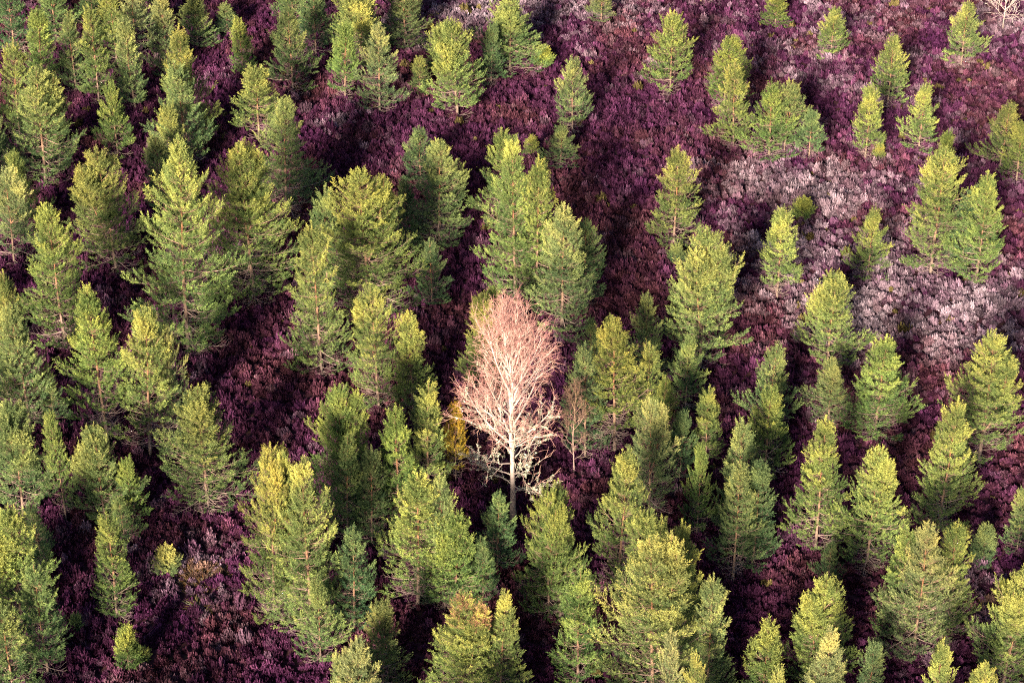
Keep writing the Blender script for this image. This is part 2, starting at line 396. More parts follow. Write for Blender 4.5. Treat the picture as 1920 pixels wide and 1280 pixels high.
UP = np.array([0, 0, 1.0])
def make_pine(seed, H, R, style, dead_top=False):
    r = np.random.default_rng(seed)
    S = dict(c=dict(base=.025, p=.98, lead=1, bare=.10, up=60, spc=.46, den=1.0, wide=.86), r=dict(base=.03, p=.90, lead=3, bare=.12, up=62, spc=.48, den=1.0, wide=.70),
             s=dict(base=.025, p=.84, lead=1, bare=.08, up=66, spc=.36, den=1.0, wide=.82), o=dict(base=.10, p=.90, lead=1, bare=.24, up=58, spc=.42, den=.8, wide=.74),
             f=dict(base=.05, p=.70, lead=2, bare=.16, up=56, spc=.48, den=.75, wide=.72), b=dict(base=.03, p=.66, lead=1, bare=.05, up=60, spc=.24, den=1.1, wide=.7),
             e=dict(base=.04, p=.80, lead=2, bare=.14, up=60, spc=.46, den=.85, wide=.74))[style]
    tub, stemT = Tubes(), Tubes()
    shP, shD, shL, shV = [], [], [], []
    wob = r.normal(0, 0.006 * H, (9, 2)); wob[0] = 0
    wob = np.cumsum(wob * np.linspace(0.2, 0.7, 9)[:, None], 0)
    tz = np.linspace(0, 1, 9)
    r0 = 0.0085 * H + 0.02
    stems = []
    main = np.column_stack([wob, tz * H]); main[0, 2] = -0.3
    stems.append((main, np.maximum(r0 * (1 - tz) ** 0.85, 0.012), S['base'] * H, 1.0))
    for k in range(S['lead'] - 1):
        zf = r.uniform(.22, .5)
        a = r.uniform(0, 6.28); lean = r.uniform(.10, .17) * H * (R / H / 0.28)
        top = r.uniform(.84, .97) * H
        t = np.linspace(0, 1, 9)
        st = np.column_stack([np.interp(zf, tz, wob[:, 0]) + np.cos(a) * lean * t ** .6, np.interp(zf, tz, wob[:, 1]) + np.sin(a) * lean * t ** .6, zf * H + (top - zf * H) * t])
        stems.append((st, np.maximum(r0 * .62 * (1 - t) ** .85, 0.012), zf * H + .25 * (top - zf * H), .62))
    for st, rad, zb, rs in stems:
        ht = np.clip(st[:, 2] / H, 0, 1)
        stemT.add(st, rad, 7, 0.0)
        ztop = st[-1, 2]
        z = zb
        lump = r.uniform(0, 6.28, 4)
        while z < ztop - 0.72 * min(1, H / 7):
            t = (ztop - z) / (ztop - S['base'] * H)
            prof = min(1, t / S['wide']) ** S['p'] * (1 - 0.22 * max(0, (t - S['wide']) / (1 - S['wide'])) ** 1.5)
            prof *= min(1, .30 + .70 * t / .20)
            nb = int(r.integers(4, 7))
            a0 = r.uniform(0, 6.28)
            c = np.array([np.interp(z, st[:, 2], st[:, 0]), np.interp(z, st[:, 2], st[:, 1]), z])
            nx_ = 3 if t < .75 else 1
            for b in range(nb + nx_):
                az = a0 + b * 6.283 / nb + r.normal(0, .22) if b < nb else r.uniform(0, 6.283)
                c[2] = z if b < nb else min(z + S['spc'] * r.uniform(.25, .75), ztop - .15)
                lf = 1 + .20 * math.sin(2 * az + lump[0] + z * .9) + .14 * math.sin(3 * az + lump[1] - z * 1.7)
                L = rs * R * prof * lf * r.uniform(.52, 1.24) + 0.08
                if r.random() < 0.07: L *= 0.5
                if b >= nb: L = L * r.uniform(.22, .5) + .14
                e0 = math.radians(S['up'] - (S['up'] + 6) * min(1, t * 1.08) ** .6 + r.normal(0, 7))
                L = L / max(.72, math.cos(e0 + .1)) if t < .6 else L
                K = 6
                P = curve_pts(c + [0, 0, r.normal(0, .07)], az, e0 - .12, e0 + .62, L, K, r)
                dead = t > (1 - S['bare']) and r.random() < .30 + .7 * (t - (1 - S['bare'])) / S['bare']
                if dead: P = P[0] + (P - P[0]) * .72
                br = max(0.008, .011 * L + .004)
                hv = np.clip(c[2] / H, 0, 1) * (0.4 if dead else 1)
                tub.add(P, np.linspace(br, .006, K), 3, hv)
                thin = .35 if r.random() < .16 else 1.0
                seg = np.linspace(0, 1, K)
                f0 = .04 + .32 * t ** 1.4 if b < nb else .05
                def at(s):
                    return np.array([np.interp(s, seg, P[:, q_]) for q_ in range(3)])
                ax = norm(P[-1] - P[0])
                # laterals
                s = .10 + .05 * r.random()
                side = 1
                while s < .97:
                    p = at(s)
                    d0 = norm(at(min(1, s + .12)) - at(max(0, s - .12)))
                    perp = norm(np.cross(d0, UP))
                    ll = ((1 - s) * L * .50 + .14) * r.uniform(.65, 1.25)
                    ll = min(ll, 1.0)
                    dirn = norm(d0 * .68 + perp * side * .72 + UP * r.normal(.10, .16))
                    mid = p + dirn * ll * .5; end = mid + norm(dirn + UP * .35) * ll * .5
                    tub.add(np.array([p, mid, end]), [.007, .006, .004], 3, hv)
                    if dead or s < f0:
                        if r.random() < .6:
                            e2 = mid + norm(dirn + r.normal(0, .7, 3)) * ll * .5
                            tub.add(np.array([mid, e2]), [.006, .004], 3, hv)
                    if not dead and (s > f0 or r.random() < .25):
                        nn = max(1, int(ll / .20 * S['den'] * thin))
                        for q_ in range(nn):
                            u = .35 + .65 * (q_ + r.random()) / nn
                            pp = p + (mid - p) * u * 2 if u < .5 else mid + (end - mid) * (u - .5) * 2
                            shP.append(pp + r.normal(0, .03, 3)); shD.append(dirn * .8 + UP * .55 + r.normal(0, .33, 3)); shL.append(r.uniform(.20, .36))
                        fd = norm(norm(end - mid) + UP * .35)
                        for q_ in range(4):
                            shP.append(end + fd * .07 * (q_ - 2)); shD.append(fd + r.normal(0, .13, 3)); shL.append(r.uniform(.24, .36))
                        for q_ in range(int(nn * .15)):
                            u = .3 + .7 * r.random(); v = r.choice([-1, 1])
                            pp = p + (end - p) * u; lat = norm(np.cross(dirn, UP)) * v
                            d2 = norm(dirn * .6 + lat * .7 + UP * .35 + r.normal(0, .2, 3)); l2 = r.uniform(.06, .16)
                            shP.append(pp + d2 * l2); shD.append(d2 + UP * .3); shL.append(r.uniform(.18, .32))
                    side = -side
                    s += (.15 + .07 * r.random()) / max(L, .3)
                if not dead:
                    nn = max(2, int(L * (1 - f0) / .16 * S['den'] * thin))
                    for q_ in range(nn):
                        u = f0 + (1 - f0) * (q_ + r.random()) / nn
                        d0 = norm(at(min(1, u + .1)) - at(max(0, u - .1)))
                        shP.append(at(u) + r.normal(0, .04, 3)); shD.append(d0 * .9 + UP * .35 + r.normal(0, .35, 3)); shL.append(r.uniform(.22, .36))
                    fd = norm(norm(P[-1] - P[-2]) + UP * .4)
                    for q_ in range(6):
                        shP.append(P[-1] + fd * .09 * (q_ - 3)); shD.append(fd + r.normal(0, .12, 3)); shL.append(r.uniform(.26, .42))
            z += S['spc'] * r.uniform(.75, 1.25) * (0.62 if z > ztop - 1.3 else 1)
        for q_ in range(20):
            u = r.random()
            shP.append(st[-1] - [0, 0, u * .95 * min(1, H / 7)]); shD.append(UP * (1.3 - u * .4) + r.normal(0, .24, 3) * (.4 + u)); shL.append(r.uniform(.22, .34))
    V, Q, A = stemT.arrays()
    trunk = mesh_np('pine_trunk', V, quads=Q, mats=[M_TRUNK], attrs={'h': np.clip(V[:, 2] / H, 0, 1)}, smooth=True)
    V, Q, A = tub.arrays()
    limbs = mesh_np('pine_branchwork', V, quads=Q, mats=[M_BRANCH], attrs={'h': A})
    P = np.array(shP); D = norm(np.array(shD)); L = np.array(shL)
    # crown colour varies clump by clump
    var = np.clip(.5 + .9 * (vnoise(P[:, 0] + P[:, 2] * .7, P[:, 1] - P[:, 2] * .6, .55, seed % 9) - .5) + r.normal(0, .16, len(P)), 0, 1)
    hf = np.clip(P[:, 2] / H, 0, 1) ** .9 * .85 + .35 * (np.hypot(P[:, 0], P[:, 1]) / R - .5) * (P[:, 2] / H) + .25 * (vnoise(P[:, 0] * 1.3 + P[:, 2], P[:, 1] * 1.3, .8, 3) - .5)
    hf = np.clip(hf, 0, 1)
    rad = np.percentile(np.hypot(P[:, 0], P[:, 1]), 97)
    res = dict(H=P[:, 2].max() + .15, R=rad, style=style, trunk=trunk, limbs=limbs, n=len(P), used=0)
    if dead_top:
        top = (P[:, 2] > .82 * H + .07 * H * np.sin(P[:, 0] * 3 + 1) * np.cos(P[:, 1] * 2)) & (r.random(len(P)) < .7)
        res['dead'] = needle_mesh('dead_top', P[top], D[top], L[top], var[top], r, hf[top], 4, M_DEADNEEDLE, wid=.022)
        P, D, L, var, hf = P[~top], D[~top], L[~top], var[~top], hf[~top]
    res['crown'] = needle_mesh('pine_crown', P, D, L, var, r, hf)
    return res

PROTO = [make_pine(*a) for a in [
    (1, 10.0, 2.0, 'c'), (2, 9.5, 2.4, 'c'), (3, 8.0, 1.7, 'c'), (4, 7.0, 1.5, 'c'), (5, 5.2, 1.2, 'c'), (6, 5.0, 1.35, 'c'), (7, 9.0, 1.9, 'c'), (8, 10.5, 2.9, 'c'),
    (9, 8.5, 2.2, 'c'), (16, 7.5, 1.8, 'r'), (34, 9.0, 1.7, 'o'), (45, 9.0, 1.8, 'e'), (25, 7.0, 1.0, 's'), (10, 6.5, 1.3, 'c'),
    (11, 10.5, 2.5, 'r'), (12, 9.5, 2.2, 'r'), (13, 8.5, 2.1, 'r'), (14, 6.0, 1.5, 'r'), (15, 10.0, 2.3, 'r'),
    (21, 8.0, 1.05, 's'), (22, 6.0, .85, 's'), (23, 4.2, .75, 's'), (24, 9.0, 1.3, 's'),
    (31, 8.0, 1.5, 'o'), (32, 5.2, .95, 'o'), (33, 7.5, 1.3, 'o'),
    (41, 8.5, 1.9, 'f'), (42, 6.0, 1.6, 'f'), (43, 9.5, 2.3, 'e'), (44, 8.0, 1.9, 'e'),
    (51, 2.2, .55, 'b'), (52, 1.4, .5, 'b')]]
DEADTOP = make_pine(61, 9.0, 1.9, 'r', True)
TINT = dict(y=(.206, .222, .074), g=(.165, .194, .078), d=(.120, .160, .074), p=(.218, .226, .102), o=(.36, .21, .04), k=(.170, .204, .066))
FAMILY = dict(c='cr', r='re', s='sc', o='o', f='f', e='er', b='b')
trng = np.random.default_rng(77)

def plant(tx, ty, by, w, style, tint, label, proto=None, name='pine_tree', group='pines on the heather moor', cat='pine tree'):
    x, y, h, ppm = stand(tx, ty, by)
    z = float(gz(x, y)); h -= z
    rad = max(.3, w / 2 / ppm * 1.06)
    if proto is None:
        best = None
        for p in PROTO:
            if p['style'] not in FAMILY[style]: continue
            sz, sr = h / p['H'], rad / p['R']
            sc = 1.3 * abs(math.log(sz)) + 1.0 * abs(math.log(sr)) + .8 * abs(math.log(sz / sr)) + (0 if p['style'] == style else .3) + .07 * p['used']
            if best is None or sc < best[0]: best = (sc, p)
        proto = best[1]
    proto['used'] += 1
    t = bpy.data.objects.new(name, None)
    t.empty_display_size = .3
    scene.collection.objects.link(t)
    t.location = (x, y, z)
    t.rotation_euler = (trng.normal(0, .022), trng.normal(0, .022), trng.uniform(0, 6.283))
    t.scale = (rad / proto['R'], rad / proto['R'], h / proto['H'])
    t['label'], t['category'] = label, cat
    if group: t['group'] = group
    c = np.array(TINT[tint]) * trng.lognormal(0, .03, 3) * trng.lognormal(0, .10)
    obj('trunk', proto['trunk'], t)
    obj('branchwork', proto['limbs'], t)
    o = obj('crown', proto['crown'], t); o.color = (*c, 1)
    if 'dead' in proto: obj('dead_top', proto['dead'], t, label='pinkish brown dead needles at the top')
    return t

# tip column, tip row, foot row, crown width (photo pixels, turned into real places and sizes by stand()), habit, foliage, label
TREES = [
 # ---- top left stand
 (10, -45, 105, 90, 'c', 'd', 'dark pine cut by the top left corner of the picture'),
 (92, -55, 85, 90, 'r', 'g', 'pine cut by the top edge just right of the corner pine'),
 (160, -60, 70, 80, 'c', 'g', 'shaded pine at the top edge, third from the left corner'),
 (205, -25, 125, 75, 'c', 'y', 'yellow-green pine at the top edge behind the pair of twin-height pines'),
 (240, -45, 118, 80, 'o', 'p', 'pine with orange trunk at the top edge above a slim pale pine'),
 (262, -70, 60, 70, 'c', 'g', 'pine mostly out of frame between orange-trunked and pale yellow top edge pines'),
 (302, -35, 150, 62, 's', 'p', 'pale yellow narrow pine cut by the top edge, left of the heather gap'),
 (364, -12, 92, 58, 's', 'g', 'green pine cut by the top edge where the dark heather gap starts'),
 (422, 4, 70, 40, 's', 'd', 'small blue-green pine alone in the heather gap at the top'),
 (450, 28, 146, 44, 's', 'k', 'slim bright green pine standing alone in the top heather gap'),
 (66, 17, 168, 62, 's', 'k', 'dense pointed green pine at upper left, second tip from the corner'),
 (126, 25, 180, 58, 'c', 'g', 'left one of the close pair of yellow-tipped pines at upper left'),
 (166, 9, 195, 66, 'c', 'y', 'right one of the close pair of yellow-tipped pines at upper left'),
 (237, 32, 205, 58, 's', 'p', 'slim pale green pine left of the tall three-tiered pine'),
 (331, 49, 285, 112, 'c', 'y', 'tall bright pine at back of the three-tiered column, upper left'),
 (337, 118, 322, 118, 'c', 'g', 'middle pine of the three-tiered column at upper left'),
 (318, 193, 352, 74, 's', 'y', 'lowest yellow pine of the three-tiered column at upper left'),
 (289, 249, 392, 62, 's', 'd', 'slim dark green pine left behind the largest sunlit pine'),
 (13, 80, 262, 92, 'c', 'y', 'yellow-topped pine on the left edge, highest of that edge'),
 (58, 129, 345, 142, 'r', 'g', 'broad green pine with drooping skirts at upper left'),
 (207, 156, 295, 78, 'c', 'k', 'small green cone-shaped pine in the dark gap at upper left'),
 (-20, 205, 380, 100, 'c', 'd', 'dark pine on the left edge below the broad skirted pine'),
 (28, 278, 450, 76, 'c', 'k', 'narrow pine near the left edge with a sharp yellow-green spire'),
 (2, 315, 500, 110, 'f', 'p', 'open branched pine cut by the left edge a third of the way down'),
 (193, 274, 505, 140, 'r', 'y', 'round-headed yellow pine left of the largest sunlit pine'),
 (317, 265, 662, 232, 'c', 'y', 'largest sunlit pine, spire-topped with very wide skirts, left of centre'),
 (477, 122, 270, 84, 'o', 'y', 'thin-crowned yellow pine showing its trunk beside the upper heather'),
 (524, 186, 395, 138, 'c', 'g', 'green pine with orange trunk in front of the thin-crowned pine'),
 (455, 267, 565, 172, 'r', 'y', 'dome-topped pine to the right of the largest sunlit pine'),
 (541, 15, 178, 98, 'c', 'g', 'broad pale green pine at top, left of the heather opening'),
 (585, -30, 112, 92, 'c', 'd', 'dark pine at the top edge just left of the yellow-tinged top pine'),
 (545, -62, 70, 80, 'c', 'g', 'pine whose crown leaves the frame above the broad pale one'),
 (640, 42, 200, 62, 'o', 'k', 'slim pine with bare whitish lower trunk at the top, left of centre'),
 (604, 347, 570, 84, 'c', 'g', 'narrow pine tucked against the left of a wide yellow-domed pine'),
 (87, 378, 645, 150, 'c', 'y', 'layered pine with golden spire near the left edge, mid height'),
 # ---- top middle
 (672, -35, 142, 118, 'r', 'y', 'yellow-tinged wide pine at the top edge, left of centre'),
 (706, 37, 216, 76, 'c', 'p', 'pale green cone pine with a bare foot, upper middle left'),
 (757, -28, 92, 98, 'r', 'g', 'green pine at the top edge beside the pale lilac heather'),
 (826, 45, 140, 62, 'c', 'k', 'green pine half hidden behind the egg-shaped pine, top middle'),
 (855, 42, 224, 116, 'r', 'y', 'egg-shaped yellow-green pine at top middle'),
 (786, 104, 178, 38, 's', 'g', 'small dull pine on heather left of the egg-shaped pine'),
 (957, -12, 138, 118, 'r', 'g', 'large rounded pine at the top edge, just left of mid picture'),
 (920, 40, 165, 50, 'c', 'd', 'darker narrow pine against the left of the large rounded top pine'),
 (1021, 88, 126, 30, 'b', 'y', 'little yellow-green sapling right of the large rounded top pine'),
 (1075, 107, 252, 82, 'c', 'p', 'lone layered pine in the heather above the middle of the picture'),
 (1052, 236, 315, 58, 'c', 'g', 'small dull pine just below the lone layered pine'),
 (998, 253, 305, 30, 's', 'y', 'tiny bright pine behind the twin-spired group, above centre'),
 (1128, -18, 54, 48, 'o', 'p', 'thin pale pine with bare foot at the top edge, in open heather'),
 (1262, 28, 182, 98, 'f', 'y', 'loose open yellow pine in the heather, upper right of centre'),
 (786, 238, 350, 82, 'c', 'd', 'darker pine leaning behind a brown-hearted pine, above centre'),
 (820, 259, 455, 142, 'c', 'g', 'wide pine with a brownish bare heart, above centre left'),
 (760, 330, 470, 60, 'c', 'd', 'dark pine squeezed between the yellow-domed and brown-hearted pines'),
 (950, 240, 440, 108, 'c', 'k', 'green pine at the back of the twin-spired group above centre'),
 (966, 256, 560, 126, 'c', 'y', 'left spire of the twin-spired group above centre'),
 (1008, 289, 565, 118, 'c', 'y', 'right spire of the twin-spired group above centre'),
 (1100, 410, 575, 74, 'e', 'd', 'shaded green pine behind the pale golden pine above the birch'),
 (1056, 386, 622, 132, 'c', 'p', 'pale golden pine with a straight visible trunk, above right of the birch'),
 (682, 310, 595, 188, 'r', 'y', 'wide yellow-domed pine left of centre, above the open-topped pine'),
 # ---- top right open moor
 (1318, -70, 18, 60, 'o', 'p', 'pale pine almost out of frame at the top edge, right of middle'),
 (1458, -14, 52, 44, 's', 'y', 'small yellow pine at the top edge, right part'),
 (1565, 13, 116, 70, 'c', 'y', 'small lone pine near the top edge, left of the dense egg-shaped one'),
 (1816, 2, 128, 80, 's', 'y', 'dense egg-shaped pine by the upper right corner'),
 (1364, 67, 225, 84, 'o', 'y', 'back pine of an overlapping pair in the heather, upper right'),
 (1384, 116, 286, 90, 'c', 'y', 'front pine of an overlapping pair in the heather, upper right'),
 (1452, 156, 304, 84, 'c', 'k', 'left half of a round-topped twin pine, upper right'),
 (1480, 156, 294, 92, 'f', 'g', 'right half of a round-topped twin pine, upper right'),
 (1524, 207, 307, 50, 'o', 'd', 'thin dull green pine with bare stem beside the round-topped twin pine'),
 (1678, 69, 200, 84, 'c', 'y', 'upswept golden pine in the open heather at upper right'),
 (1635, 165, 302, 62, 'o', 'y', 'slender pine with a pale bare trunk below the upswept golden pine'),
 (1650, 270, 304, 20, 'b', 'k', 'tiny green bush at the foot of the pale-trunked slender pine'),
 (1736, 157, 282, 66, 'c', 'y', 'small pine right of the slender pale-trunked pine'),
 (1891, 193, 322, 88, 'c', 'y', 'bright pine near the right edge, upper part'),
 (1922, 225, 345, 70, 'c', 'y', 'pine cut by the right edge behind the bright upper pine'),
 (1775, 243, 405, 48, 's', 'k', 'narrow green spire rising behind the forked pine at right'),
 (1772, 279, 517, 140, 'f', 'y', 'big forked pine with open limbs, right side above middle'),
 (1820, 345, 512, 84, 'c', 'd', 'dark pine between the forked pine and its golden neighbour, right side'),
 (1857, 319, 537, 102, 'c', 'y', 'golden pine right of the big forked pine'),
 (1508, 372, 416, 34, 'b', 'k', 'small green sapling in the pale lilac heather patch'),
 (1469, 396, 563, 78, 'o', 'y', 'slim thin-crowned pine below the sapling in the pale heather'),
 (1640, 388, 526, 68, 'c', 'y', 'small pine on pale heather left of the forked pine'),
 (1271, 273, 472, 108, 'c', 'y', 'neat cone-shaped pine standing by itself right of centre, upper half'),
 (1268, 455, 505, 26, 'b', 'd', 'tiny dark sapling at the foot of the neat cone-shaped pine'),
 # ---- left middle
 (4, 508, 790, 100, 'c', 'y', 'golden pine cut by the left edge at mid height'),
 (24, 566, 812, 92, 'o', 'g', 'trunk-showing pine in front of the golden one on the left edge'),
 (168, 545, 835, 122, 'o', 'y', 'pine with orange trunk left of the mustard-coloured spire'),
 (252, 573, 852, 108, 'o', 'y', 'mustard-coloured spire with glowing orange trunk, left of the dark clearing'),
 (307, 606, 832, 78, 'f', 'p', 'loose-topped small pine touching the right of the mustard-coloured spire'),
 (89, 709, 805, 54, 'c', 'd', 'small shaded pine low among the trunks near the left edge'),
 (97, 769, 985, 56, 'o', 'k', 'slim pine on a long thin bare stem near the left edge'),
 (178, 806, 995, 112, 'c', 'g', 'dull green pine right of the long thin-stemmed one'),
 (370, 726, 955, 172, 'e', 'g', 'bushy round pine at the near side of the dark clearing'),
 (12, 758, 985, 130, 'r', 'g', 'wide grey-green pine cut by the left edge below mid height'),
 (588, 418, 702, 128, 'c', 'y', 'tall narrow-topped pine at the right rim of the dark clearing'),
 (629, 718, 972, 116, 'r', 'k', 'rounded olive pine left of the birch, above the big twin-headed pine'),
 # ---- centre
 (808, 450, 575, 62, 'c', 'd', 'small dark green cone in shade above left of the birch'),
 (702, 538, 770, 122, 'f', 'y', 'open fan-topped pine left of the birch'),
 (768, 586, 775, 78, 's', 'y', 'narrow warm-coloured pine between the fan-topped pine and the birch'),
 (898, 547, 735, 72, 's', 'y', 'golden spire just behind the left shoulder of the birch'),
 (920, 534, 705, 54, 's', 'k', 'green tip peeping behind the top of the birch'),
 (742, 750, 988, 112, 'c', 'k', 'dense olive pine left of the birch, in front of the fan-topped pine'),
 (798, 716, 945, 92, 'c', 'y', 'thin-spired pine next to the orange-needled tree'),
 (1110, 596, 695, 48, 'c', 'd', 'small blue-green pine in shade at the right of the birch top'),
 (1216, 546, 715, 66, 'c', 'g', 'green pine against the left of the tall double-headed pine, right of the birch'),
 (1102, 648, 855, 84, 'c', 'd', 'dull dark pine touching the right side of the birch'),
 (1161, 596, 850, 110, 'o', 'y', 'golden pine with a tall orange trunk right of the birch'),
 (1216, 647, 815, 72, 'c', 'y', 'narrow pine right of the golden orange-trunked pine'),
 (1246, 700, 850, 60, 'c', 'k', 'short pine tucked under the narrow one right of the birch'),
 (1226, 746, 965, 112, 'e', 'p', 'pale feathery pine with see-through crown, right of the birch'),
 (1326, 428, 695, 150, 'r', 'y', 'tall double-headed pine right of centre'),
 (1292, 628, 765, 68, 'c', 'g', 'small pine in front of the tall double-headed pine'),
 (1280, 770, 900, 60, 'c', 'd', 'dark low pine behind the slim one, below the double-headed pine'),
 (1332, 726, 875, 62, 'c', 'y', 'slim little pine below the double-headed pine'),
 # ---- right middle
 (1567, 515, 692, 112, 'c', 'y', 'well-shaped pine alone on the heather, right of centre'),
 (1453, 646, 805, 98, 'c', 'g', 'green pine at the upper left of a loose row, right middle'),
 (1565, 674, 800, 92, 'e', 'g', 'short grey-green pine below the well-shaped lone pine'),
 (1661, 626, 826, 132, 'c', 'k', 'broad-based dark olive pine in the heather, right middle'),
 (1869, 619, 868, 136, 'e', 'k', 'loose wide pine near the right edge at mid height'),
 (1446, 722, 895, 108, 'c', 'y', 'golden pine with sweeping branches, right of centre below the middle'),
 (1552, 780, 1035, 124, 'c', 'y', 'cone-shaped warm pine, lower right, left of a bushy-topped one'),
 (1791, 742, 1005, 122, 'c', 'y', 'even conical pine near the right edge, below the loose wide one'),
 (1388, 788, 1000, 86, 'c', 'g', 'green pine behind the grey-green spindle, lower right of centre'),
 (1425, 860, 1068, 70, 's', 'd', 'dark narrow pine with bare foot right of the grey-green spindle'),
 (1316, 829, 1005, 58, 'c', 'k', 'slim bright pine left of the grey-green spindle'),
 (1648, 846, 1068, 136, 'e', 'y', 'bushy-topped pine with orange trunk at lower right'),
 (1389, 870, 1095, 88, 'o', 'g', 'grey-green spindle-shaped pine with bare grey lower trunk, lower right'),
 # ---- bottom left
 (62, 942, 1065, 70, 'c', 'd', 'dark green small pine behind the yellow pine on the left edge'),
 (8, 958, 1175, 136, 'r', 'y', 'bright yellow pine cut by the left edge, lower part'),
 (60, 1056, 1268, 112, 'c', 'g', 'green pine near the bottom left corner with a thin pale spire'),
 (0, 1130, 1330, 110, 'c', 'g', 'pine in the bottom left corner'),
 (196, 962, 1155, 90, 'c', 'k', 'pine with pale bare foot in the lower left heather'),
 (225, 931, 1020, 60, 'c', 'g', 'short pine just behind the bare-footed one, lower left'),
 (237, 857, 990, 64, 'c', 'k', 'narrow green pine left of the bushy clearing pine'),
 (313, 1023, 1075, 38, 'b', 'g', 'round sapling beside the orange grass, lower left'),
 (232, 1177, 1258, 42, 'b', 'k', 'small bright sapling in the heather by the bottom left'),
 (266, 1214, 1240, 22, 'b', 'g', 'tiny bush right of the bright bottom-left sapling'),
 (141, 1150, 1178, 16, 'b', 'd', 'tiny dark seedling between two lower left pines'),
 (490, 838, 1160, 124, 'r', 'y', 'left head of the big golden twin-headed pine, lower left of centre'),
 (531, 838, 1150, 100, 'c', 'y', 'middle tip behind the big golden twin-headed pine'),
 (566, 866, 1192, 152, 'c', 'y', 'right head of the big golden twin-headed pine, lower left of centre'),
 (592, 1085, 1245, 80, 'c', 'g', 'low green pine in front of the right golden head'),
 (655, 990, 1190, 90, 'c', 'd', 'shaded green pine right of the big golden twin-headed pine'),
 # ---- bottom middle
 (642, 815, 1010, 78, 'c', 'g', 'narrow pine with thin trunk behind the right golden head'),
 (690, 836, 1020, 92, 'c', 'd', 'shaded pine left of the dense olive pine'),
 (776, 885, 1140, 134, 'o', 'y', 'bright yellow pine with orange trunk below left of the birch'),
 (829, 892, 1140, 106, 'c', 'g', 'green pine right behind the bright yellow one, below the birch'),
 (852, 966, 1150, 110, 'c', 'k', 'olive pine in front of the birch foot to its left'),
 (905, 1004, 1135, 72, 'c', 'd', 'small blue-green pine directly below the birch'),
 (932, 917, 1075, 70, 'c', 'd', 'deep green feathery young pine at the foot of the birch'),
 (1033, 900, 1165, 106, 'r', 'k', 'left tip of the dense twin-tipped pine below right of the birch'),
 (1055, 906, 1160, 100, 'c', 'k', 'right tip of the dense twin-tipped pine below right of the birch'),
 (1167, 836, 1120, 100, 'o', 'y', 'tall golden pine with bright orange trunk, lower right of the birch'),
 (1216, 965, 1170, 120, 'r', 'y', 'yellow round-topped pine behind the biggest bottom pine'),
 (1238, 1012, 1345, 214, 'r', 'y', 'biggest pine at the bottom, wide pale yellow crown'),
 (1284, 978, 1255, 124, 'c', 'y', 'golden pine right behind the biggest bottom pine'),
 (1340, 1070, 1330, 110, 'c', 'g', 'green pine at the right flank of the biggest bottom pine'),
 (1088, 1064, 1295, 102, 'c', 'k', 'pine left of the biggest bottom pine, by the dark gap'),
 (936, 1117, 1335, 104, 'c', 'y', 'pine right next to the dead-topped pine at the bottom'),
 (712, 1124, 1310, 98, 'c', 'g', 'green pine at the bottom edge left of the dead-topped pine'),
 (672, 1198, 1410, 108, 'r', 'p', 'pale pine on the bottom edge below the big twin-headed one'),
 (635, 1216, 1400, 46, 's', 'p', 'pale small tip at the bottom edge, leftmost of the bottom middle'),
 (1256, 1178, 1420, 84, 'c', 'p', 'pale spire at the bottom edge in front of the biggest bottom pine'),
 (1312, 1226, 1450, 76, 'c', 'y', 'short golden tip at the bottom edge right of the pale spire'),
 # ---- bottom right
 (1743, 979, 1240, 152, 'c', 'p', 'pale gold middle spire of the three-spired pine group, lower right'),
 (1795, 974, 1200, 108, 'c', 'y', 'right spire of the three-spired pine group, lower right'),
 (1705, 988, 1205, 96, 'c', 'k', 'left green spire of the three-spired pine group, lower right'),
 (1560, 1015, 1100, 54, 'c', 'd', 'small dark pine in shade between two lower right pines'),
 (1556, 1068, 1310, 138, 'r', 'y', 'knobbly yellow pine at lower right, left of the three-spired group'),
 (1548, 1163, 1430, 128, 'c', 'p', 'pale pointed pine at the bottom edge in front of the knobbly yellow pine'),
 (1442, 1158, 1340, 74, 's', 'k', 'dense narrow olive pine at the bottom, right of the dark hollow'),
 (1462, 1256, 1430, 50, 's', 'g', 'tip just showing at the bottom edge below the narrow olive pine'),
 (1640, 1200, 1355, 72, 'c', 'd', 'dark green pine at the bottom edge right of the pale pointed pine'),
 (1765, 1198, 1430, 88, 'c', 'y', 'golden pine at the bottom edge near the right corner'),
 (1844, 1243, 1430, 80, 'e', 'y', 'low pine at the bottom edge right of the golden one'),
 (1914, 1068, 1300, 136, 'r', 'y', 'wide pine in the bottom right corner'),
 (1850, 986, 1065, 40, 'b', 'd', 'small blue-green sapling on heather near the right edge, lower part'),
 (1886, 1088, 1118, 22, 'b', 'k', 'tiny bright green bush behind the bottom right corner pine'),
 (1925, 915, 1040, 60, 'c', 'g', 'pine just entering the right edge, lower part'),
]
for a in TREES:
    plant(*a)
plant(866, 1114, 1345, 138, 'r', 'y', 'pine with a pinkish dead top at the bottom, below the birch', proto=DEADTOP)
plant(852, 753, 900, 50, 'o', 'o', 'small orange-needled dying pine at the left of the birch', cat='pine tree')

# the wood goes on in front of the view and beyond its left edge: these stand wholly outside the frame but shade what is in it
frng = np.random.default_rng(21)
for row, (b0, n) in enumerate([(1590, 15), (1720, 14), (1850, 13)]):
    for i in range(n):
        tx = -160 + (i + .5 * (row % 2) + frng.uniform(-.3, .3)) * 2200 / n
        if 200 < tx < 430 and row < 2: continue
        b = b0 + frng.uniform(-40, 40)
        plant(tx, max(1335, b - frng.uniform(230, 300)), b, frng.uniform(95, 135), 'c', 'ygk'[i % 3], 'pine standing in front of the view, below the bottom edge of the picture', group='pines in front of the view')
for i, b in enumerate([330, 470, 640, 800, 930, 1080, 1230, 1380]):
    plant(-105 - 40 * (i % 2), b - 220, b, 110, 'c', 'gk'[i % 2], 'pine standing just beyond the left edge of the picture', group='pines beyond the left edge')

